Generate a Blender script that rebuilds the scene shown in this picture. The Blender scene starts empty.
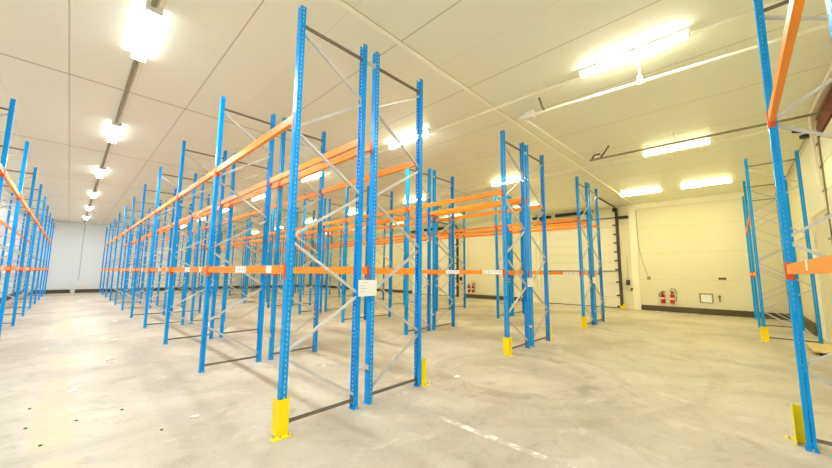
import bpy, math, random
from mathutils import Matrix, Vector
random.seed(7)
scene = bpy.context.scene
COL = scene.collection

# ------------------------------------------------------------------ layout (metres; x across the rows, y along the rows)
CAM_H = 1.5595
U0, BAY, DEP, GAP, POST_H = 3.314, 2.8, 0.861, 0.2115, 4.513
CEIL, WALL_X, FAR_Y, LEFT_X, RIGHT_Y = 4.79, 17.9, 32.4, -2.1, -1.48
N = 11                                   # frames in a row

# ------------------------------------------------------------------ materials
def srgb(r, g, b):
    f = lambda c: (c/255/12.92 if c/255 <= 0.04045 else ((c/255+0.055)/1.055)**2.4)
    return (f(r), f(g), f(b), 1)

def mat(name, col, rough=0.5, metal=0.0, var=0.0, scale=8.0, spec=0.5):
    m = bpy.data.materials.new(name); m.use_nodes = True
    nt = m.node_tree; b = nt.nodes['Principled BSDF']
    b.inputs['Base Color'].default_value = col
    b.inputs['Roughness'].default_value = rough
    b.inputs['Metallic'].default_value = metal
    b.inputs['Specular IOR Level'].default_value = spec
    if var:
        tc = nt.nodes.new('ShaderNodeTexCoord'); n = nt.nodes.new('ShaderNodeTexNoise')
        n.inputs['Scale'].default_value = scale; n.inputs['Detail'].default_value = 4
        mx = nt.nodes.new('ShaderNodeMix'); mx.data_type = 'RGBA'
        mx.inputs['A'].default_value = tuple(c*(1-var) for c in col[:3])+(1,)
        mx.inputs['B'].default_value = tuple(min(1, c*(1+var)) for c in col[:3])+(1,)
        nt.links.new(tc.outputs['Object'], n.inputs['Vector'])
        nt.links.new(n.outputs['Fac'], mx.inputs['Factor'])
        nt.links.new(mx.outputs['Result'], b.inputs['Base Color'])
    return m

def emit(name, col, strength):
    m = bpy.data.materials.new(name); m.use_nodes = True
    b = m.node_tree.nodes['Principled BSDF']
    b.inputs['Base Color'].default_value = (0.9, 0.9, 0.9, 1)
    b.inputs['Emission Color'].default_value = col
    b.inputs['Emission Strength'].default_value = strength
    return m

M = {}
M['blue'] = mat('blue_paint', srgb(0, 158, 242), 0.36, var=0.05, scale=3, spec=0.3)
M['orange'] = mat('orange_paint', srgb(250, 146, 12), 0.42, var=0.05, scale=3)
M['clip'] = mat('red_orange_paint', srgb(226, 82, 18), 0.45)
M['galv'] = mat('galvanised_steel', srgb(206, 206, 204), 0.42, 0.15, var=0.08, scale=12)
M['dark_galv'] = mat('dark_galvanised_steel', srgb(122, 117, 101), 0.45, 0.2)
M['yellow'] = mat('yellow_paint', srgb(255, 230, 0), 0.4)
M['white'] = mat('white_plastic', srgb(238, 238, 232), 0.4)
M['paper'] = mat('white_paper', srgb(246, 246, 246), 0.6)
M['ink'] = mat('grey_ink', srgb(188, 192, 200), 0.6)
M['black'] = mat('black_steel', srgb(40, 36, 32), 0.45)
M['brown'] = mat('dark_track_steel', srgb(74, 64, 48), 0.5)
M['red'] = mat('red_gloss', srgb(196, 18, 20), 0.3)
M['maroon'] = mat('dark_red_paint', srgb(132, 18, 16), 0.45)
M['kerb'] = mat('kerb_concrete', srgb(92, 80, 58), 0.8, var=0.2, scale=4)
M['pipe'] = mat('pale_pipe', srgb(252, 248, 230), 0.4)
M['tray'] = mat('olive_steel_tray', srgb(150, 142, 112), 0.45, 0.2)
M['trim'] = mat('white_trim', srgb(246, 243, 224), 0.45)
M['ply'] = mat('plywood', srgb(232, 208, 148), 0.6, var=0.1, scale=5)
M['timber'] = mat('dark_timber', srgb(88, 72, 54), 0.7)
M['bolt'] = mat('zinc_bolt', srgb(190, 190, 180), 0.35, 0.7)
M['speck'] = mat('dark_speck', srgb(70, 60, 44), 0.8)
COOL, NEUTRAL, WARM = (0.91, 0.97, 1.0, 1), (0.98, 0.95, 0.74, 1), (1.0, 0.91, 0.48, 1)
PWR = 34.0
for k_, c_, p_ in (('lamp_cool', COOL, 1.5), ('lamp_neutral', NEUTRAL, 1.4), ('lamp_warm', WARM, 1.25)):
    M[k_] = emit(k_, c_, PWR*p_); M[k_+'_side'] = emit(k_+'_side', c_, PWR*p_*(0.04 if c_ is COOL else 0.2))

class NB:
    """tiny node-graph helper"""
    def __init__(s, m): s.nt = m.node_tree; s.n = s.nt.nodes; s.l = s.nt.links
    def put(s, sock, v):
        if hasattr(v, 'is_output'): s.l.new(v, sock)
        else: sock.default_value = v
    def math(s, op, a, b=0.0, c=0.0):
        n = s.n.new('ShaderNodeMath'); n.operation = op
        for k, v in enumerate((a, b, c)): s.put(n.inputs[k], v)
        return n.outputs[0]
    def ss(s, v, lo, hi):                 # smoothstep
        n = s.n.new('ShaderNodeMapRange'); n.interpolation_type = 'SMOOTHSTEP'
        s.put(n.inputs['Value'], v); n.inputs['From Min'].default_value = lo; n.inputs['From Max'].default_value = hi
        return n.outputs['Result']
    def noise(s, vec, scale, detail=4, rough=0.55, dist=0.0):
        n = s.n.new('ShaderNodeTexNoise'); s.l.new(vec, n.inputs['Vector'])
        n.inputs['Scale'].default_value = scale; n.inputs['Detail'].default_value = detail
        n.inputs['Roughness'].default_value = rough; n.inputs['Distortion'].default_value = dist
        return n.outputs['Fac']
    def mix(s, f, a, b):
        n = s.n.new('ShaderNodeMix'); n.data_type = 'RGBA'
        s.put(n.inputs['Factor'], f); s.put(n.inputs['A'], a); s.put(n.inputs['B'], b)
        return n.outputs['Result']
    def line(s, v, at, w):                # 1 on a line at v == at, half width w
        d = s.math('ABSOLUTE', s.math('SUBTRACT', v, at))
        n = s.n.new('ShaderNodeMapRange'); s.put(n.inputs['Value'], d)
        n.inputs['From Min'].default_value = w; n.inputs['From Max'].default_value = w*0.5
        return n.outputs['Result']
    def grid(s, v, off, pitch, w):        # 1 on repeated lines
        t = s.math('SUBTRACT', s.math('PINGPONG', s.math('SUBTRACT', v, off), pitch/2), 0.0)
        n = s.n.new('ShaderNodeMapRange'); s.put(n.inputs['Value'], t)
        n.inputs['From Min'].default_value = w; n.inputs['From Max'].default_value = w*0.5
        return n.outputs['Result']
    def pos(s):
        g = s.n.new('ShaderNodeNewGeometry'); x = s.n.new('ShaderNodeSeparateXYZ')
        s.l.new(g.outputs['Position'], x.inputs[0]); return g.outputs['Position'], x.outputs

def surface(name, rough, spec=0.5):
    m = bpy.data.materials.new(name); m.use_nodes = True
    b = m.node_tree.nodes['Principled BSDF']
    b.inputs['Roughness'].default_value = rough; b.inputs['Specular IOR Level'].default_value = spec
    return m, NB(m), b

# floor: worn warehouse concrete
m, g, b = surface('concrete_floor', 0.5, 0.35)
P, X = g.pos()
n1 = g.noise(P, 0.55, 6, 0.6, 0.6); n2 = g.noise(P, 2.3, 6, 0.65, 0.8); n3 = g.noise(P, 14, 4); n4 = g.noise(P, 60, 2)
c = g.mix(g.ss(n1, 0.32, 0.68), srgb(178, 170, 154), srgb(208, 200, 185))
c = g.mix(g.math('MULTIPLY', g.ss(n2, 0.52, 0.72), 0.5), c, srgb(220, 215, 203))
c = g.mix(g.math('MULTIPLY', g.ss(n2, 0.46, 0.28), 0.55), c, srgb(146, 137, 121))
n5 = g.noise(P, 5.5, 5, 0.7, 1.2)
c = g.mix(g.math('MULTIPLY', g.ss(n5, 0.56, 0.7), 0.28), c, srgb(146, 137, 122))
c = g.mix(g.math('MULTIPLY', g.ss(n3, 0.55, 0.75), 0.22), c, srgb(150, 142, 126))
c = g.mix(g.math('MULTIPLY', g.ss(n4, 0.62, 0.8), 0.2), c, srgb(138, 130, 114))
# old yellow lane stain in the left aisle
ws = g.math('ADD', X[0], g.math('MULTIPLY', g.math('SUBTRACT', n2, 0.5), 0.5))
c = g.mix(g.math('MULTIPLY', g.line(ws, 0.03, 0.2), g.math('MULTIPLY', g.ss(n1, 0.35, 0.65), 0.5)), c, srgb(205, 184, 112))
# tyre scuffs
def arc(cx, cy, r, w, k):
    global c
    d = g.math('SQRT', g.math('ADD', g.math('POWER', g.math('SUBTRACT', X[0], cx), 2.0), g.math('POWER', g.math('SUBTRACT', X[1], cy), 2.0)))
    d = g.math('ADD', d, g.math('MULTIPLY', g.math('SUBTRACT', n1, 0.5), 0.35))
    c = g.mix(g.math('MULTIPLY', g.line(d, r, w), g.math('MULTIPLY', g.ss(n2, 0.4, 0.6), k)), c, srgb(122, 112, 92))
arc(5.1, 2.75, 1.15, 0.16, 0.4); arc(5.2, 2.7, 1.5, 0.10, 0.2); arc(6.5, 4.2, 3.9, 0.14, 0.25); arc(3.2, -1.5, 3.6, 0.18, 0.2)
# sawn joints
c = g.mix(g.math('MULTIPLY', g.grid(X[1], 3.23, 4.6, 0.008), g.math('MULTIPLY', g.ss(n1, 0.4, 0.6), 0.45)), c, srgb(110, 100, 84))
g.put(b.inputs['Base Color'], c)
g.put(b.inputs['Roughness'], g.math('ADD', 0.38, g.math('MULTIPLY', n2, 0.25)))
M['floor'] = m

# ceiling: glossy insulated panels with thin joints
m, g, b = surface('ceiling_panels', 0.3, 0.45)
P, X = g.pos(); n1 = g.noise(P, 0.4, 3)
c = g.mix(n1, srgb(241, 243, 222), srgb(245, 247, 230))
c = g.mix(g.math('MULTIPLY', g.grid(X[0], -0.29, 1.62, 0.012), 0.75), c, srgb(184, 176, 148))
c = g.mix(g.math('MULTIPLY', g.grid(X[0], 0.52, 1.62, 0.008), 0.28), c, srgb(204, 196, 168))
c = g.mix(g.math('MULTIPLY', g.grid(X[1], 3.18, 4.58, 0.026), 0.9), c, srgb(178, 170, 140))
g.put(b.inputs['Base Color'], c)
g.put(b.inputs['Roughness'], g.math('ADD', 0.34, g.math('MULTIPLY', n1, 0.1)))
M['ceiling'] = m

def wall_mat(name, a, bcol, axis, pitch, off, horiz=None):
    m, g, b = surface(name, 0.4, 0.4)
    P, X = g.pos(); n1 = g.noise(P, 0.7, 4)
    c = g.mix(n1, a, bcol)
    c = g.mix(g.math('MULTIPLY', g.grid(X[axis], off, pitch, 0.012), 0.4), c, srgb(150, 145, 120))
    if horiz: c = g.mix(g.math('MULTIPLY', g.grid(X[2], horiz[0], horiz[1], 0.01), 0.3), c, srgb(160, 155, 128))
    g.put(b.inputs['Base Color'], c); return m
M['wall_x'] = wall_mat('cream_wall', srgb(232, 227, 200), srgb(238, 233, 210), 1, 4.6, 3.3, (0.2, 1.15))
M['wall_far'] = wall_mat('pale_blue_wall', srgb(236, 244, 248), srgb(242, 248, 250), 0, 3.4, 0.47)
M['wall_left'] = wall_mat('pale_left_wall', srgb(238, 246, 250), srgb(244, 250, 252), 1, 1.15, 0.4)
M['wall_right'] = wall_mat('cream_right_wall', srgb(232, 224, 192), srgb(238, 231, 204), 1, 1.1, 0.2, (0.3, 1.5))
M['door'] = mat('door_panel', srgb(240, 238, 224), 0.4, var=0.02, scale=1)

# ------------------------------------------------------------------ mesh helpers
class MB:
    def __init__(s): s.v = []; s.f = []
    def add(s, vs, fs):
        k = len(s.v); s.v += [tuple(p) for p in vs]; s.f += [tuple(i+k for i in f) for f in fs]; return s
    def box(s, x0, x1, y0, y1, z0, z1):
        return s.add([(x0,y0,z0),(x1,y0,z0),(x1,y1,z0),(x0,y1,z0),(x0,y0,z1),(x1,y0,z1),(x1,y1,z1),(x0,y1,z1)],
                     [(3,2,1,0),(4,5,6,7),(0,1,5,4),(1,2,6,5),(2,3,7,6),(3,0,4,7)])
    def prism(s, poly, z0, z1):           # closed polygon (ccw) in xy extruded along z
        n = len(poly)
        vs = [(x,y,z0) for x,y in poly]+[(x,y,z1) for x,y in poly]
        fs = [tuple(range(n-1,-1,-1)), tuple(range(n,2*n))]+[(i,(i+1)%n,n+(i+1)%n,n+i) for i in range(n)]
        return s.add(vs, fs)
    def tube(s, pts, r, seg=10):
        pts = [Vector(p) for p in pts]; rings = []; 
        for i, p in enumerate(pts):
            d = ((pts[min(i+1,len(pts)-1)]-pts[max(i-1,0)])).normalized()
            a = d.cross(Vector((0,0,1)))
            if a.length < 1e-3: a = d.cross(Vector((0,1,0)))
            a.normalize(); bb = d.cross(a)
            rings.append([p+(a*math.cos(t)+bb*math.sin(t))*r for t in [2*math.pi*k/seg for k in range(seg)]])
        vs = [q for rg in rings for q in rg]; fs = []
        for i in range(len(pts)-1):
            for k in range(seg):
                fs.append((i*seg+k,i*seg+(k+1)%seg,(i+1)*seg+(k+1)%seg,(i+1)*seg+k))
        fs += [tuple(range(seg-1,-1,-1)), tuple((len(pts)-1)*seg+k for k in range(seg))]
        return s.add(vs, fs)
    def lathe(s, prof, seg=16, o=(0,0,0)):
        vs = []; fs = []
        for r, z in prof:
            vs += [(o[0]+r*math.cos(2*math.pi*k/seg), o[1]+r*math.sin(2*math.pi*k/seg), o[2]+z) for k in range(seg)]
        for i in range(len(prof)-1):
            for k in range(seg): fs.append((i*seg+k,i*seg+(k+1)%seg,(i+1)*seg+(k+1)%seg,(i+1)*seg+k))
        fs += [tuple(range(seg-1,-1,-1)), tuple((len(prof)-1)*seg+k for k in range(seg))]
        return s.add(vs, fs)
    def oriented(s, p, q, prof):          # open/closed strip profile [(a,b)...] swept from p to q; a = local y axis, b = across
        p, q = Vector(p), Vector(q); d = (q-p).normalized(); a = Vector((0,1,0)); bb = d.cross(a).normalized()
        n = len(prof)
        vs = [p+a*u+bb*w for u,w in prof]+[q+a*u+bb*w for u,w in prof]
        fs = [(i,(i+1)%n,n+(i+1)%n,n+i) for i in range(n)]+[tuple(range(n-1,-1,-1)),tuple(range(n,2*n))]
        return s.add(vs, fs)
    def mesh(s, name, material, smooth=False):
        me = bpy.data.meshes.new(name); me.from_pydata(s.v, [], s.f); me.materials.append(material)
        import bmesh
        bm = bmesh.new(); bm.from_mesh(me); bmesh.ops.recalc_face_normals(bm, faces=bm.faces); bm.to_mesh(me); bm.free()
        if smooth: me.shade_smooth() if hasattr(me,'shade_smooth') else None
        return me

def obj(name, me, parent=None, loc=(0,0,0), rz=0.0):
    o = bpy.data.objects.new(name, me); COL.objects.link(o)
    o.location = loc; o.rotation_euler = (0,0,rz)
    if parent: o.parent = parent
    return o
def build(name, mb, material, parent=None, loc=(0,0,0), rz=0.0, smooth=False):
    return obj(name, mb.mesh(name, M[material], smooth), parent, loc, rz)
def tag(o, label, cat, group=None, kind=None):
    o['label'] = label; o['category'] = cat
    if group: o['group'] = group
    if kind: o['kind'] = kind
    return o
def struct(name, mb, material, parent=None):
    o = build(name, mb, material, parent)
    if not parent: o['kind'] = 'structure'
    return o
def copy_tree(o, parent=None):
    c = o.copy(); COL.objects.link(c)
    if parent: c.parent = parent
    for ch in o.children: copy_tree(ch, c)
    return c

# ------------------------------------------------------------------ room shell
struct('floor', MB().box(LEFT_X-0.3, WALL_X+0.3, RIGHT_Y-0.3, FAR_Y+0.3, -0.2, 0), 'floor')
struct('ceiling', MB().box(LEFT_X-0.3, WALL_X+0.3, RIGHT_Y-0.3, FAR_Y+0.3, CEIL, CEIL+0.2), 'ceiling')
struct('wall_right', MB().box(LEFT_X-0.3, WALL_X+0.3, RIGHT_Y-0.2, RIGHT_Y, 0, CEIL), 'wall_right')
struct('wall_left', MB().box(LEFT_X-0.2, LEFT_X, RIGHT_Y, FAR_Y, 0, CEIL), 'wall_left')
struct('wall_far', MB().box(LEFT_X, WALL_X, FAR_Y, FAR_Y+0.2, 0, CEIL), 'wall_far')
struct('wall_door_side', MB().box(WALL_X, WALL_X+0.2, RIGHT_Y, FAR_Y, 0, CEIL), 'wall_x')
# kerbs (dark upstand along the walls)
struct('baseboard_far', MB().prism([(0,0),(0,0)] and [(LEFT_X,FAR_Y-0.12),(WALL_X,FAR_Y-0.12),(WALL_X,FAR_Y),(LEFT_X,FAR_Y)],0,0.24), 'kerb')
for k, (y0, y1) in enumerate([(RIGHT_Y, 3.18), (8.2, 12.65), (17.6, FAR_Y-0.12)]):
    struct('baseboard_door_side', MB().box(WALL_X-0.12, WALL_X, y0, y1, 0, 0.22), 'kerb')
struct('baseboard_right', MB().box(13.7, WALL_X-0.12, RIGHT_Y, RIGHT_Y+0.12, 0, 0.24), 'kerb')
struct('baseboard_left', MB().box(LEFT_X, LEFT_X+0.1, 2.0, FAR_Y-0.12, 0, 0.22), 'kerb')
# white posts and head trim on the door wall, pier on the right wall
for k, y in enumerate((3.32, 8.05, 12.75)):
    struct('trim_post', MB().box(WALL_X-0.1, WALL_X, y-0.14, y+0.14, 0, CEIL-0.002), 'trim')
struct('trim_head', MB().box(WALL_X-0.06, WALL_X, RIGHT_Y, 3.18, CEIL-0.24, CEIL-0.002), 'trim')
struct('trim_pier', MB().box(12.7, 13.7, RIGHT_Y, RIGHT_Y+0.05, 0, 3.0), 'trim')
struct('trim_pier_cap', MB().box(11.0, 13.7, RIGHT_Y, RIGHT_Y+0.03, 3.002, CEIL-0.06), 'trim')

# sectional doors on the door wall
def section_door(name, y0, y1, seams):
    mb = MB(); z = 0.03
    for s in seams:
        mb.box(WALL_X-0.05, WALL_X, y0, y1, z, s-0.016); z = s+0.012
    d = struct(name, mb, 'door')
    for y, tm in ((y0-0.06, 'brown'), (y1+0.06, 'pipe')):
        t = MB()
        t.box(WALL_X-0.12, WALL_X-0.001, y-0.055, y+0.055, 0, 4.5)
        t.tube([(WALL_X-0.09, y, 4.5),(WALL_X-0.14, y, 4.64),(WALL_X-0.28, y, 4.7),(WALL_X-2.8, y, 4.72)], 0.035, 8)
        build('track', t, tm, d)
    h = MB()
    for y in (y0+0.05,):
        for s in [0.0]+list(seams[:-1]): h.box(WALL_X-0.085, WALL_X-0.05, y-0.08, y+0.08, s+0.05, s+0.11)
    build('roller_hinge', h, 'black', d)
    s = MB().tube([(WALL_X-0.22, y0-0.55, 4.22),(WALL_X-0.22, y1+0.3, 4.22)], 0.022, 8)
    s.box(WALL_X-0.28, WALL_X-0.001, y0-0.55, y0-0.12, 4.16, 4.26)
    build('shaft', s, 'black', d)
    s = MB().tube([(WALL_X-0.32, y0+0.9, 4.6),(WALL_X-0.32, y0+2.7, 4.6)], 0.085, 12)
    s.tube([(WALL_X-0.32, y0+2.95, 4.58),(WALL_X-0.32, y1+0.2, 4.58)], 0.075, 12)
    s.box(WALL_X-0.34, WALL_X-0.001, y0+1.0, y0+1.06, 4.3, 4.56); s.box(WALL_X-0.34, WALL_X-0.001, y1-0.3, y1-0.24, 4.3, 4.56)
    s.box(WALL_X-0.4, WALL_X-0.13, y0-0.15, y0+0.03, 4.5, 4.66)
    build('spring_drum', s, 'black', d)
    build('bottom_seal', MB().box(WALL_X-0.055, WALL_X-0.001, y0, y1, 0.0, 0.03), 'black', d)
    build('joint_strip', MB().box(WALL_X-0.06, WALL_X-0.045, y0, y1, 1.69, 1.725), 'black', d)
    return d
SE = (0.5, 1.12, 1.7, 2.12, 2.53, 2.95, 3.36, 3.8, 4.2)
section_door('door_1', 4.0, 7.75, SE)
section_door('door_2', 13.4, 17.3, SE)
# sectional door on the right wall, just inside the frame
mb = MB(); z = 0.03
for s in (0.55, 1.1, 1.65, 2.2, 2.75, 3.3, 3.85, 4.4):
    mb.box(6.6, 10.5, RIGHT_Y, RIGHT_Y+0.05, z, s-0.02); z = s
d3 = struct('door_3', mb, 'door')
t = MB().box(10.55, 10.68, RIGHT_Y, RIGHT_Y+0.05, 0, CEIL-0.12)
build('jamb', t, 'pipe', d3)
t = MB().box(10.52, 10.55, RIGHT_Y, RIGHT_Y+0.07, 0, CEIL-0.12)
for k in range(9): t.box(10.46, 10.78, RIGHT_Y+0.05, RIGHT_Y+0.08, 0.5*k+0.3, 0.5*k+0.33)
build('track', t, 'tray', d3)
build('head_panel', MB().box(6.6, 10.46, RIGHT_Y, RIGHT_Y+0.07, 4.42, CEIL-0.004), 'maroon', d3)
t = MB().tube([(10.6, RIGHT_Y+0.12, 4.5),(10.6, RIGHT_Y+0.22, 4.62),(10.6, RIGHT_Y+0.4, 4.66)], 0.03, 8)
t.lathe([(0.09,-0.03),(0.09,0.03)], 14, (10.75, RIGHT_Y+0.2, 4.55))
build('cable_drum', t, 'black', d3)

# ------------------------------------------------------------------ pallet racking: prototypes
# local frame: origin on the floor at the outer upright, +x towards the inner upright, y along the row
def upright_mesh(sx, holes):
    """one C-section post, open towards the inside of the frame; sx = +1 outer, -1 inner (mirrored)"""
    mb = MB(); t = 0.003; W, D, L = 0.04, 0.06, 0.014
    path = [(D-0.03,-W+L),(D-0.03,-W),(-0.03,-W),(-0.03,W),(D-0.03,W),(D-0.03,W-L)]   # centre line in xy
    path = [(x*sx, y) for x, y in path]
    off = []
    for i,(x,y) in enumerate(path):       # inward offset by thickness
        cx, cy = 0.0, 0.0
        nx = t if x*sx < 0 else -t; ny = (t if y < 0 else -t)
        off.append((x+nx*sx, y+ny))
    def seg(i, cuts, zs, open_cells):
        (x0,y0),(x1,y1) = path[i], path[i+1]; (a0,b0),(a1,b1) = off[i], off[i+1]
        for c0, c1, hole in cuts:
            def P(f, o): 
                return ((a0+(a1-a0)*f, b0+(b1-b0)*f) if o else (x0+(x1-x0)*f, y0+(y1-y0)*f))
            runs = [(0.0, POST_H)] if not hole else zs
            for z0, z1 in runs:
                p, q, r, s_ = P(c0,0), P(c1,0), P(c1,1), P(c0,1)
                vs = [(p[0],p[1],z0),(q[0],q[1],z0),(r[0],r[1],z0),(s_[0],s_[1],z0),(p[0],p[1],z1),(q[0],q[1],z1),(r[0],r[1],z1),(s_[0],s_[1],z1)]
                mb.add(vs, [(3,2,1,0),(4,5,6,7),(0,1,5,4),(1,2,6,5),(2,3,7,6),(3,0,4,7)])
    zs = []; z = 0.0; k = 0
    while z < POST_H:
        zs.append((z, min(z+0.026, POST_H))); z += 0.05
    for i in range(5):
        if holes and i == 2: cuts = [(0,0.15,0),(0.15,0.27,1),(0.27,0.73,0),(0.73,0.85,1),(0.85,1,0)]
        elif holes and i in (1,3): cuts = [(0,0.38,0),(0.38,0.58,1),(0.58,1,0)]
        else: cuts = [(0,1,0)]
        seg(i, cuts, zs, None)
    return mb.mesh('upright', M['blue'])
UP = {(s,h): upright_mesh(s,h) for s in (1,-1) for h in (True, False)}
def foot_mesh():
    mb = MB().box(-0.042, 0.042, -0.06, 0.06, 0.0, 0.005)
    return mb.mesh('foot_plate', M['blue'])
FOOT = foot_mesh()
BOLT = MB().lathe([(0.009,0.004),(0.009,0.016),(0.006,0.018),(0.006,0.028)],8,(0.0,-0.053,0)).lathe([(0.009,0.004),(0.009,0.016),(0.006,0.018),(0.006,0.028)],8,(0.0,0.053,0)).mesh('anchor_bolt', M['bolt'])
CH = [(-0.016,-0.013),(0.016,-0.013),(0.016,0.013),(0.0135,0.013),(0.0135,-0.0105),(-0.0135,-0.0105),(-0.0135,0.013),(-0.016,0.013)]
def brace(p, q, name): return MB().oriented(p, q, CH).mesh(name, M['dark_galv' if name[0] == 'h' else 'galv'])
OUT_J, IN_J = [4.27, 3.09, 1.9, 0.72], [3.72, 2.5, 1.29, 0.12]
xo, xi = 0.0, DEP
BR = [('horizontal_brace', brace((xo,0,4.31),(xi,0,4.31),'horizontal_brace')),
      ('horizontal_brace', brace((xo,0,0.09),(xi,0,0.09),'horizontal_brace'))]
for k in range(4):
    BR.append(('diagonal_brace', brace((xo,0,OUT_J[k]-0.02),(xi,0,IN_J[k]+0.025),'diagonal_brace')))
    if k < 3: BR.append(('diagonal_brace', brace((xi,0,IN_J[k]-0.025),(xo,0,OUT_J[k+1]+0.025),'diagonal_brace')))
def frame_proto(holes):
    r = bpy.data.objects.new('rack_frame', None); COL.objects.link(r); r.empty_display_size = 0.2
    for x, s in ((0, 1), (DEP, -1)):
        u = obj('upright', UP[(s,holes)], r, (x,0,0))
        f = obj('foot_plate', FOOT, u)
        obj('anchor_bolt', BOLT, u)
    for n, me in BR: obj(n, me, r)
    return r
protos = {True: frame_proto(True), False: frame_proto(False)}
used = set()
def place_frame(x, y, rz, label, group, holes):
    if holes in used: o = copy_tree(protos[holes])
    else: o = protos[holes]; used.add(holes)
    o.location = (x, y, 0); o.rotation_euler = (0,0,rz)
    return tag(o, label, 'rack frame', group)

# beams: local origin at post centre line height of the beam underside; runs along +y for one bay
def beam_meshes(h, span):
    b_ = MB().box(-0.027, 0.018, 0.046, span-0.046, 0, h)
    b_.box(-0.0275, -0.0265, 0.046, span-0.046, h*0.22, h*0.26).box(-0.0275,-0.0265,0.046,span-0.046,h*0.74,h*0.78)
    body = b_.mesh('pallet_beam', M['orange'])
    cl = []
    for y0, y1, yf in ((0.003, 0.0465, 1), (span-0.0465, span-0.003, -1)):
        m_ = MB().box(-0.036, -0.0305, y0, y1, -0.055, h+0.02)
        if yf > 0: m_.box(-0.036, 0.018, 0.0425, 0.0465, -0.055, h+0.02)
        else: m_.box(-0.036, 0.018, span-0.0465, span-0.0425, -0.055, h+0.02)
        cl.append(m_.mesh('end_connector', M['clip']))
    return body, cl
SMALL = beam_meshes(0.09, BAY); BIG = beam_meshes(0.12, BAY)
def plate_mesh(y0, y1, h):
    return MB().box(-0.0295, -0.0275, y0, y1, 0.006, h-0.006).mesh('label_plate', M['paper'])
PL_MID, PL_START, PL_SMALL = plate_mesh(1.12, 1.5, 0.09), plate_mesh(0.06, 0.52, 0.09), plate_mesh(0.36, 0.5, 0.09)
TXT = {}
def text_mesh(y0, y1):
    mb = MB(); y = y0+0.03
    while y < y1-0.06:
        w = random.uniform(0.03, 0.06); mb.box(-0.0303, -0.0294, y, y+w, 0.035, 0.062); y += w+0.045
    return mb.mesh('print', M['ink'])
TXT_MID, TXT_START = text_mesh(1.12,1.5), text_mesh(0.06,0.52)
def place_beam(x, y, rz, z, big, label, group, plates=()):
    body, cl = BIG if big else SMALL
    o = obj('pallet_beam', body, None, (x,y,z), rz)
    for c_ in cl: obj('end_connector', c_, o)
    for p in plates:
        q = obj('label_plate', {'mid':PL_MID,'start':PL_START,'small':PL_SMALL}[p], o); q['label'] = 'white label plate'
        if p == 'mid': obj('print', TXT_MID, q)
        if p == 'start': obj('print', TXT_START, q)
    o['kind'] = 'thing'; return tag(o, label, 'rack beam', group)

ORD = 'first second third fourth fifth sixth seventh eighth ninth tenth eleventh'.split()
ROWS = [  # name, outer post x, direction of depth (+1/-1), phrase, first frame index
    ('L', -0.943, -1, 'row against the left wall', 1),
    ('A', 1.562, 1, 'left half of the nearest double row', 0),
    ('B', 1.562+2*DEP+GAP, -1, 'right half of the nearest double row', 0),
    ('C', 6.017, 1, 'left half of the middle double row', 0),
    ('D', 6.017+2*DEP+GAP, -1, 'right half of the middle double row', 0),
    ('E', 10.5075, 1, 'left half of the farthest double row', 0),
    ('F', 10.5075+2*DEP+GAP, -1, 'right half of the farthest double row', 0)]
Z1, Z2 = 1.535, 3.165
for rn, x0, sd, ph, i0 in ROWS:
    rz = 0 if sd > 0 else math.pi
    for i in range(i0, N):
        lab = 'blue upright frame, %s from the near end, %s' % (ORD[i-i0], ph)
        if rn == 'L': lab = 'blue upright frame, %s visible from the left picture edge, %s' % (ORD[i-2], ph) if i > 1 else 'blue upright frame just outside the left picture edge, %s' % ph
        if i == 0: lab = {'A':'tall blue upright frame at the near end, left half of the nearest double row'}.get(rn, 'blue upright frame at the near end, %s' % ph)
        place_frame(x0, U0+i*BAY, rz, lab, 'blue frames of the %s' % ph, i <= (2 if rn in 'AB' else 0))
    for i in range(i0, N-1):
        y = U0+i*BAY
        for lv, z in (('lower', Z1), ('upper', Z2)):
            for side, x in (('outer', x0), ('inner', x0+sd*DEP)):
                face = sd if side == 'outer' else -sd         # which way the beam's face looks: away from the frame
                bz = 0 if face > 0 else math.pi
                yy = y if face > 0 else y+BAY
                pl = ()
                if lv == 'lower' and side == 'outer' and i < 6:
                    if rn == 'A': pl = ('mid','small') if face > 0 else ('mid',)
                    elif rn in 'CE': pl = ('mid','start')
                    else: pl = ('mid',)
                bay = 'the %s bay' % ORD[i-i0] if rn != 'L' else ('the bay cut off at left' if i == 1 else 'the %s whole bay' % ORD[i-2])
                place_beam(x, yy, bz, z, False, '%s %s orange beam in %s, %s' % (lv, side, bay, ph),
                           'orange beams of the %s' % ph, pl)

# row turned across the room on the right, and the short row beyond the passage
FR = -0.37
place_frame(4.79, FR, -math.pi/2, 'large blue upright frame at the right edge with yellow guard beside its foot', 'blue frames of the right cross row', True)
place_frame(4.79-BAY, FR, -math.pi/2, 'blue upright frame outside the picture, past the one at the right edge', 'blue frames of the right cross row', True)
for k, s in enumerate(('nearest blue upright frame of short row by right wall, guard at foot', 'middle blue upright frame of the short row by the right wall', 'deepest blue upright frame of short row by right wall, beside the kerb')):
    place_frame(11.74+k*2.8, FR, -math.pi/2, s, 'blue frames of the short row by the right wall', k == 0)
# +y of the beam runs along world -x or +x:  rz=-90deg maps local +y -> +x, local -x -> +y (face to the room)
for lv, z in (('lower', 1.575), ('upper', 3.09)):
    place_beam(4.79-BAY, FR, -math.pi/2, z, False, '%s orange beam leaving the frame at the right edge of the picture' % lv, 'orange beams of the right cross row')
    if lv == 'lower':
        st = build('sticker', MB().box(-0.0295,-0.0275,1.42,1.5,0.02,0.088), 'paper', [o for o in COL.objects if o.name.startswith('pallet_beam')][-1]); st['label'] = 'small white sticker'
    for k in range(2):
        place_beam(11.74+k*2.8, FR, -math.pi/2, z-0.02*(lv=='lower'), False, '%s orange beam in the %s bay of short row by right wall' % (lv, ('near','far')[k]), 'orange beams of the short row by the right wall')
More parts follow.
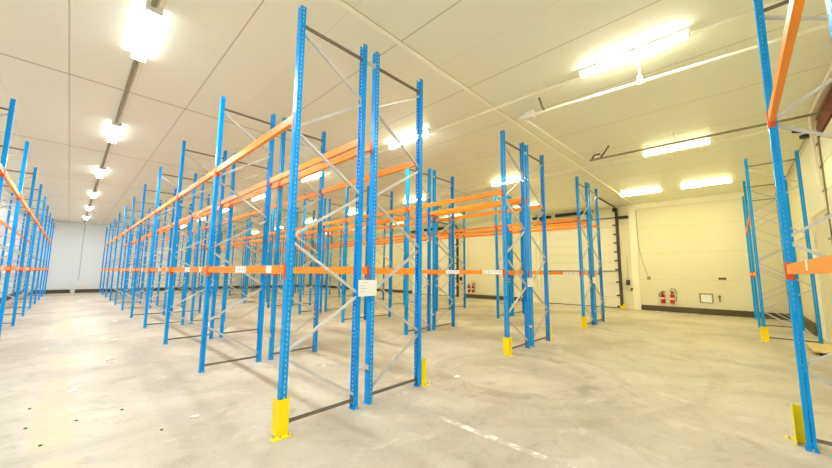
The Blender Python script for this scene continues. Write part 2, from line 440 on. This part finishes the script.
# row spacers tying the double rows together
for ph, xa in (('nearest', 1.562+DEP), ('middle', 6.017+DEP), ('farthest', 10.5075+DEP)):
    for i in range(2):
        for z, hn in ((0.42, 'low'), (4.31, 'high')):
            mb = MB().box(xa+0.031, xa+GAP-0.031, -0.02, 0.02, -0.015, 0.015)
            mb.box(xa+0.031, xa+0.036, -0.032, 0.032, -0.03, 0.03).box(xa+GAP-0.036, xa+GAP-0.031, -0.032, 0.032, -0.03, 0.03)
            tag(build('row_spacer', mb, 'galv', None, (0, U0+i*BAY, z)), '%s steel spacer between the halves of %s double row, %s frame' % (hn, ph, ('end','second')[i]), 'spacer', 'spacers of the double rows')
# sheets of paper hung in the gap at the row ends
for ph, xa in (('nearest', 1.562+DEP), ('middle', 6.017+DEP), ('farthest', 10.5075+DEP)):
    w = 0.16; xm = xa+GAP/2+0.02
    s = build('notice_sheet', MB().box(xm-0.14, xm+0.14, U0-0.048, U0-0.044, 1.27, 1.465), 'paper')
    tag(s, 'white notice sheet fixed to inner posts at the end of %s double row' % ph, 'notice', 'notice sheets on the row ends')
    mb = MB()
    for k, l in enumerate((0.12, 0.06, 0.1, 0.07)): mb.box(xm-0.11, xm-0.11+l, U0-0.0488, U0-0.0478, 1.43-0.035*k, 1.436-0.035*k)
    build('print', mb, 'ink', s)

# ------------------------------------------------------------------ yellow post guards (bent plate, open along local +y)
def guard(x, y, rz, label, w=0.112, d=0.13, h=0.335, flip=1):
    t = 0.006; o = w/2
    mb = MB().prism([(-o,d),(-o,0),(o,0),(o,0.05),(o-t,0.05),(o-t,t),(-o+t,t),(-o+t,d)], 0.006, h)
    flipx = lambda m_: setattr(m_, 'v', [(p[0]*flip,p[1],p[2]) for p in m_.v]) or m_
    mb = flipx(mb)
    g_ = build('post_guard', mb, 'yellow', None, (x,y,0), rz)
    build('base_plate', flipx(MB().box(-o-0.06, o+0.015, -0.06, 0.006, 0, 0.008)), 'yellow', g_)
    bm_ = MB()
    for bx, by in ((-o-0.035, 0.0), (-o+0.02,-0.03), (o-0.01,-0.03)): bm_.lathe([(0.011,0.008),(0.011,0.02),(0.006,0.022),(0.006,0.032)], 8, (bx,by,0))
    build('anchor_bolt', flipx(bm_), 'bolt', g_)
    return tag(g_, label, 'post guard', 'yellow post guards')
bb = 2*DEP+GAP
guard(1.55, U0-0.075, 0, 'yellow steel post guard at the foot of the tall foreground frame')
guard(1.562+bb+0.105, U0-0.03, 0, 'narrow yellow post guard beside the right foot of the nearest double row', 0.09)
guard(6.005, U0-0.075, 0, 'yellow post guard at the left foot of the middle double row')
guard(6.017+bb+0.105, U0-0.03, 0, 'narrow yellow post guard beside the right foot of the middle double row', 0.09)
guard(10.495, U0-0.075, 0, 'yellow post guard at the left foot of the farthest double row')
guard(10.5075+bb+0.105, U0-0.03, 0, 'narrow yellow post guard beside the right foot of the farthest double row', 0.09)
guard(4.79+0.15, FR+0.035, math.pi/2, 'open yellow post guard on the floor beside the right edge frame', flip=-1)
guard(11.74-0.075, FR, -math.pi/2, 'yellow post guard at the near foot of the short right row', 0.13)

# ------------------------------------------------------------------ lamps
def lamp(x, y, m_, label, group):
    opal = m_ == 'lamp_cool'; hw, dw = (0.06, 0.08) if opal else (0.055, 0.042)
    h = build('ceiling_lamp', MB().box(-hw,hw,-0.68,0.68,-0.035,-0.001).box(-dw-0.004,dw+0.004,-0.69,-0.66,-0.10,-0.001).box(-dw-0.004,dw+0.004,0.66,0.69,-0.10,-0.001), 'white', None, (x,y,CEIL))
    build('diffuser', MB().prism([(-dw,-0.66),(dw,-0.66),(dw,0.66),(-dw,0.66)], -0.095, -0.036), m_+'_side', h)
    build('lens', MB().box(-dw+0.004,dw-0.004,-0.655,0.655,-0.0956,-0.0951), m_, h)
    return tag(h, label, 'ceiling lamp', group)
LY = [0.9+4.58*k for k in range(7)]
for k, y in enumerate([0.95, 5.58, 10.25, 14.85, 19.4, 23.9, 28.5]):
    lamp(0.44, y, 'lamp_cool', ('%s strip lamp in view from the near end, over the left aisle' % ORD[k-1]) if k else 'strip lamp above the camera outside the picture, over the left aisle', 'strip lamps over the left aisle')
for k, y in enumerate(LY):
    lamp(5.4, y, 'lamp_neutral', '%s strip lamp from the near end, over aisle between nearest and middle rows' % ORD[k], 'strip lamps over the second aisle')
    lamp(10.35, y, 'lamp_warm', '%s strip lamp from the near end, over aisle between middle and farthest rows' % ORD[k], 'strip lamps over the third aisle')
for k, y in enumerate([0.57, 2.5, 7.1, 11.7, 16.3, 20.9, 25.5]):
    lamp(15.25, y, 'lamp_warm', '%s strip lamp from the right wall, in the line beside the doors' % ORD[k], 'strip lamps beside the doors')

# ------------------------------------------------------------------ trays, conduits and pipes under the ceiling
t = MB().box(0.40,0.47,RIGHT_Y+0.02,FAR_Y-0.02,-0.035,-0.022).box(0.40,0.405,RIGHT_Y+0.02,FAR_Y-0.02,-0.022,-0.001).box(0.465,0.47,RIGHT_Y+0.02,FAR_Y-0.02,-0.022,-0.001)
mb = MB(); ys = [RIGHT_Y+0.02]
for y in [0.95, 5.58, 10.25, 14.85, 19.4, 23.9, 28.5]: ys += [y-0.7, y+0.7]
ys.append(FAR_Y-0.02)
for a, b_ in zip(ys[::2], ys[1::2]):
    mb.box(0.40,0.45,a,b_,-0.045,-0.033).box(0.40,0.404,a,b_,-0.033,-0.001).box(0.446,0.45,a,b_,-0.033,-0.001)
tray = tag(build('cable_tray', mb, 'tray', None, (0,0,CEIL)), 'olive grey cable tray linking the lamps over the left aisle', 'cable tray')
cb = MB()
for a, b_ in zip(ys[::2], ys[1::2]): cb.tube([(0.475,a,-0.015),(0.475,b_,-0.015)], 0.009, 6)
build('cable', cb, 'pipe', tray)
def conduit(pts, r, label, seg=8, m_='pipe'):
    return tag(build('conduit', MB().tube(pts, r, seg), m_), label, 'conduit', 'conduits under the ceiling')
zc = CEIL-0.032
tag(build('conduit', MB().tube([(-2.0,3.18,zc),(0.39,3.18,zc)],0.028,8).tube([(0.49,3.18,zc),(17.55,3.18,zc)],0.028,8), 'pipe'), 'long pale conduit crossing the ceiling above the row ends', 'conduit', 'conduits under the ceiling')
for x, ph in ((5.4,'second aisle'), (10.35,'third aisle')):
    mb = MB(); e = [RIGHT_Y+0.02]
    for y in LY: e += [y-0.7, y+0.7]
    e.append(FAR_Y-0.02)
    for a, b_ in zip(e[::2], e[1::2]): mb.tube([(x,a,CEIL-0.085),(x,b_,CEIL-0.085)], 0.022, 8).box(x-0.012,x+0.012,a+0.58,a+0.62,CEIL-0.08,CEIL-0.0005)
    tag(build('conduit', mb, 'pipe'), 'pale conduit joining the strip lamps over the %s' % ph, 'conduit', 'conduits under the ceiling')
# suspended pipe loop
zp = 4.5
pl = tag(build('suspended_pipe', MB().tube([(5.98,RIGHT_Y+0.03,zp),(5.72,2.62,zp)], 0.023, 10), 'pipe'), 'pale pipe hung below the ceiling beside the brightest strip lamp', 'pipe', 'suspended pipes')
build('hanger', MB().tube([(5.85,0.86,zp+0.03),(5.85,0.86,CEIL)], 0.014, 6).box(5.8,5.9,0.83,0.89,CEIL-0.02,CEIL-0.001).box(5.81,5.89,0.83,0.89,zp-0.04,zp+0.1), 'pipe', pl)
build('valve', MB().box(5.66,5.78,2.5,2.66,zp-0.06,zp+0.06).tube([(5.72,2.62,zp),(5.72,2.78,zp)],0.045,10), 'white', pl)
build('bracket', MB().tube([(5.74,2.3,zp),(5.74,2.35,zp+0.1),(5.74,2.4,CEIL-0.001)], 0.02, 6), 'tray', pl)
pc = tag(build('suspended_pipe', MB().tube([(5.80,2.72,zp),(9.15,2.62,zp)], 0.016, 8), 'pipe'), 'thin pale pipe running beside the long conduit above the row ends', 'pipe', 'suspended pipes')
pb = tag(build('suspended_pipe', MB().tube([(9.16,2.55,zp),(9.2,RIGHT_Y+0.03,zp)], 0.024, 10), 'tray'), 'olive pipe hung below the ceiling beyond the brightest strip lamp', 'pipe', 'suspended pipes')
build('hanger', MB().tube([(9.18,0.8,zp+0.03),(9.18,0.8,CEIL)], 0.012, 6).box(9.13,9.23,0.77,0.83,CEIL-0.02,CEIL-0.001), 'pipe', pb)
build('bracket', MB().tube([(9.17,2.3,zp+0.03),(9.17,2.2,zp+0.14),(9.17,2.1,CEIL-0.001)], 0.02, 6).tube([(9.17,2.5,zp+0.03),(9.17,2.45,zp+0.12),(9.17,2.3,zp+0.12)],0.02,6), 'black', pb)
# pipe dropping down the right wall
conduit([(7.3,RIGHT_Y+0.2,CEIL-0.06),(10.0,RIGHT_Y+0.2,CEIL-0.06),(10.3,RIGHT_Y+0.16,CEIL-0.15),(10.62,RIGHT_Y+0.13,CEIL-0.35),(10.64,RIGHT_Y+0.1,3.4)], 0.03, 'bent pale pipe along the ceiling edge over the right wall door', 10, 'pipe')

# ------------------------------------------------------------------ things on the door wall
def extinguisher(y, hose_up, label):
    x = WALL_X-0.1
    e = build('fire_extinguisher', MB().lathe([(0.06,0.0),(0.075,0.015),(0.078,0.05),(0.078,0.33),(0.06,0.38),(0.028,0.405),(0.028,0.42)],18), 'red', None, (x+0.001,y,0.35), smooth=False)
    build('valve', MB().lathe([(0.024,0.42),(0.024,0.46)],10).box(-0.02,0.02,-0.09,0.05,0.46,0.485).box(-0.012,0.012,-0.1,0.02,0.50,0.515), 'black', e)
    pts = [(0,0.03,0.44)]+[(-0.02,0.03+0.1*math.sin(a),0.28+0.17*math.cos(a)) for a in [0.3+0.35*k for k in range(5)]]
    if hose_up: pts = [(0,0.0,0.45),(-0.02,0.05,0.55),(-0.02,0.0,0.62),(-0.02,-0.12,0.6),(-0.02,-0.17,0.45),(-0.02,-0.15,0.25),(-0.02,-0.12,0.1)]
    build('hose', MB().tube(pts, 0.014, 8), 'black', e)
    lb = build('label_band', MB().lathe([(0.0785,0.17),(0.0785,0.24)],18), 'paper', e) ; lb['label'] = 'white label band'
    build('bracket', MB().box(0.07,0.1,-0.05,0.05,0.05,0.36), 'black', e)
    return tag(e, label, 'fire extinguisher', 'fire extinguishers on the door wall')
extinguisher(2.38, False, 'red fire extinguisher on the cream wall, nearer the white post')
extinguisher(2.06, True, 'red fire extinguisher with looped hose, nearer the white notice')
extinguisher(12.42, False, 'small distant red fire extinguisher seen through racks, left of a pair')
extinguisher(12.12, True, 'small distant red fire extinguisher seen through racks, right of a pair')
def control(y, ph):
    c_ = build('control_box', MB().box(WALL_X-0.1, WALL_X, y-0.07, y+0.07, 1.07, 1.3), 'black')
    build('plug', MB().box(WALL_X-0.07, WALL_X, y-0.17, y-0.09, 0.84, 0.94), 'black', c_)
    build('cable', MB().tube([(WALL_X-0.03,y+0.02,1.08),(WALL_X-0.04,y+0.06,0.9),(WALL_X-0.04,y,0.78),(WALL_X-0.04,y-0.1,0.8),(WALL_X-0.04,y-0.13,0.88)],0.009,6).tube([(WALL_X-0.015,y,1.29),(WALL_X-0.015,y,2.4)],0.008,6), 'tray', c_)
    return tag(c_, 'black door control box %s' % ph, 'control box', 'door control boxes')
control(3.64, 'between the white post and the door in full view')
control(13.08, 'seen through the racks beside the distant door track')
w = build('wall_notice', MB().box(WALL_X-0.03, WALL_X, 0.76, 0.80, 0.44, 0.82).box(WALL_X-0.03,WALL_X,1.14,1.18,0.44,0.82).box(WALL_X-0.03,WALL_X,0.8,1.14,0.78,0.82).box(WALL_X-0.03,WALL_X,0.8,1.14,0.44,0.47), 'tray')
build('sheet', MB().box(WALL_X-0.02, WALL_X, 0.8, 1.06, 0.47, 0.78), 'paper', w); build('side_panel', MB().box(WALL_X-0.015, WALL_X, 1.06, 1.14, 0.47, 0.78), 'pipe', w)
tag(w, 'white notice in a thin grey frame low on the cream wall', 'notice')
tag(build('door_latch', MB().box(WALL_X-0.04, WALL_X+0.002, 0.55, 0.59, 0.5, 0.76).box(WALL_X-0.07,WALL_X,0.53,0.61,0.66,0.76), 'tray'), 'small grey latch on the cream wall right of the framed notice', 'latch')
tag(build('name_plate', MB().box(WALL_X-0.015, WALL_X+0.002, 0.32, 0.55, 1.38, 1.46).box(WALL_X-0.025,WALL_X,0.36,0.50,1.40,1.44), 'brown'), 'tiny dark plate on the cream wall above the framed notice', 'plate')
sk = tag(build('wall_socket', MB().box(WALL_X-0.06, WALL_X, 2.78, 2.9, 1.33, 1.47).box(WALL_X-0.075,WALL_X-0.06,2.81,2.87,1.37,1.43), 'tray'), 'small grey socket on the cream wall near the white post', 'socket')
build('cable', MB().tube([(WALL_X-0.02,2.86,1.46),(WALL_X-0.02,3.05,2.2),(WALL_X-0.02,3.15,2.9),(WALL_X-0.02,3.17,4.5)],0.009,6), 'tray', sk)
tag(build('track_guard', MB().box(WALL_X-0.26, WALL_X-0.13, 3.78, 3.86, 0, 0.2).box(WALL_X-0.26,WALL_X-0.13,3.86,3.98,0,0.12), 'yellow'), 'small yellow guard block at the foot of the right door track', 'guard')
# far wall
tag(build('wall_box', MB().box(0.45,0.85,FAR_Y-0.08,FAR_Y,0.42,0.82).box(0.5,0.8,FAR_Y-0.1,FAR_Y-0.08,0.47,0.77), 'paper'), 'white box low on the pale far wall of the aisle', 'box')
tag(build('far_cable', MB().tube([(0.5,FAR_Y-0.02,0.82),(0.5,FAR_Y-0.02,CEIL-0.05)],0.011,6), 'ink'), 'thin cable running up the pale far wall', 'cable')
tag(build('bucket', MB().lathe([(0.10,0.0),(0.13,0.26),(0.14,0.26),(0.14,0.28),(0.12,0.28)],14,(0.27,FAR_Y-0.4,0)), 'white'), 'small white bucket on the floor at the far wall kerb', 'bucket')

# plywood board on a timber by the right wall
bd = build('plywood_board', MB().box(10.3,11.45,RIGHT_Y+0.03,-0.97,0.07,0.1), 'ply')
tag(bd, 'pale plywood board lying on timbers by the right wall', 'board')
for k, x in enumerate((10.45, 11.25)):
    tag(build('timber_block', MB().box(x-0.06,x+0.06,RIGHT_Y+0.06,-1.06,0,0.07), 'timber'), 'dark timber block under the %s end of the plywood board' % ('near','far')[k], 'timber')

# ------------------------------------------------------------------ floor: markings and litter
def worn():
    m, g, b = surface('worn_white_paint', 0.6, 0.3)
    P, X = g.pos(); n = g.noise(P, 7, 6, 0.7)
    g.put(b.inputs['Base Color'], g.mix(g.ss(n, 0.47, 0.66), srgb(194, 181, 170), srgb(238, 235, 226))); return m
M['worn'] = worn()
def marking(poly, label):
    return tag(build('floor_marking', MB().prism(poly, 0.0, 0.002), 'worn'), label, 'floor marking', 'white floor lines')
marking([(2.91,0.9),(2.99,0.9),(2.975,2.45),(2.895,2.45)], 'worn white painted line running towards the camera from the nearest row')
marking([(2.98,3.19),(3.78,3.24),(3.78,3.30),(2.98,3.26)], 'short white painted line at the right foot of the nearest row')
def scrap(x, y, s, label, cat='paper scrap'):
    a = random.uniform(0, 3.1); mb = MB()
    pts = [(math.cos(a+t)*s*random.uniform(0.7,1.1), math.sin(a+t)*s*random.uniform(0.4,0.8)) for t in [0.3, 1.4, 2.5, 3.6, 4.6, 5.6]]
    n = len(pts)
    zt = [0.006+random.uniform(0,0.012) for _ in pts]
    vs = [(px,py,0.0) for px,py in pts]+[(px,py,z) for (px,py),z in zip(pts,zt)]+[(0,0,0.018)]
    fs = [tuple(range(n-1,-1,-1))]+[(i,(i+1)%n,n+(i+1)%n,n+i) for i in range(n)]+[(n+i,n+(i+1)%n,2*n) for i in range(n)]
    mb.add(vs, fs)
    return tag(build('paper_scrap', mb, 'paper', None, (x,y,0)), label, cat, 'white scraps on the floor')
for x, y, s, l in [(0.16,6.32,0.06,'white scrap on the left aisle floor, over the yellow stain'),
                   (0.63,8.0,0.07,'white scrap on the left aisle floor opposite the second frame'),
                   (1.08,4.31,0.05,'white scrap on the floor just left of the tall foreground frame'),
                   (0.84,10.2,0.08,'white scrap on the left aisle floor opposite the third frame'),
                   (1.1,13.9,0.08,'white scrap on the left aisle floor opposite the fourth frame'),
                   (0.5,24.6,0.16,'tiny distant white scrap far down the left aisle'),
                   (3.09,5.08,0.05,'white scrap under the first bay of the nearest double row'),
                   (4.2,3.16,0.06,'white scrap on the floor right of the yellow guard of nearest row'),
                   (17.55,2.55,0.14,'white scrap at the wall kerb below the fire extinguishers'),
                   (17.3,1.35,0.2,'larger white scrap at the wall kerb left of the framed notice')]:
    scrap(x, y, s, l)
for x, y, l in [(-0.16,5.16,'dark crumb at the left edge of the aisle floor'),(-0.04,4.58,'dark crumb lowest in the picture on the left aisle floor'),(0.19,5.06,'dark crumb on the aisle floor beside the yellow stain'),
                (0.55,5.09,'dark crumb in the middle of the aisle floor'),(-0.17,5.84,'dark crumb farthest up the aisle floor'),(0.77,4.19,'dark crumb nearest the tall foreground frame')]:
    o = tag(build('dirt_crumb', MB().lathe([(0.012,0.0),(0.02,0.005),(0.016,0.012),(0.006,0.016)],7), 'speck', None, (x,y,0)), l, 'crumb', 'dark crumbs on the floor')
    o.scale = (0.8, 0.5, 0.7)

# ------------------------------------------------------------------ world, camera, view
w = bpy.data.worlds.new('world'); scene.world = w; w.use_nodes = True
w.node_tree.nodes['Background'].inputs[0].default_value = (0.8, 0.9, 1.0, 1); w.node_tree.nodes['Background'].inputs[1].default_value = 0.3
f, pitch, roll, yaw = 331.6165, 0.1158413, 0.0084472, 0.8038945
F = Vector((math.sin(yaw)*math.cos(pitch), math.cos(yaw)*math.cos(pitch), math.sin(pitch)))
r = Vector((math.cos(yaw), -math.sin(yaw), 0)); up = r.cross(F)
R = r*math.cos(roll)+up*math.sin(roll); U = -r*math.sin(roll)+up*math.cos(roll)
cd = bpy.data.cameras.new('camera'); co = bpy.data.objects.new('camera', cd); COL.objects.link(co)
cd.sensor_fit = 'HORIZONTAL'; cd.sensor_width = 36; cd.lens = f/832*36; cd.clip_start = 0.02
mt = Matrix(((R.x,U.x,-F.x,0),(R.y,U.y,-F.y,0),(R.z,U.z,-F.z,CAM_H),(0,0,0,1)))
co.matrix_world = mt
scene.camera = co
vs_ = scene.view_settings; vs_.view_transform = 'Standard'; vs_.look = 'None'; vs_.gamma = 1; vs_.use_curve_mapping = False
vs_.exposure = 1.92
scene.cycles.diffuse_bounces = 8; scene.cycles.max_bounces = 12
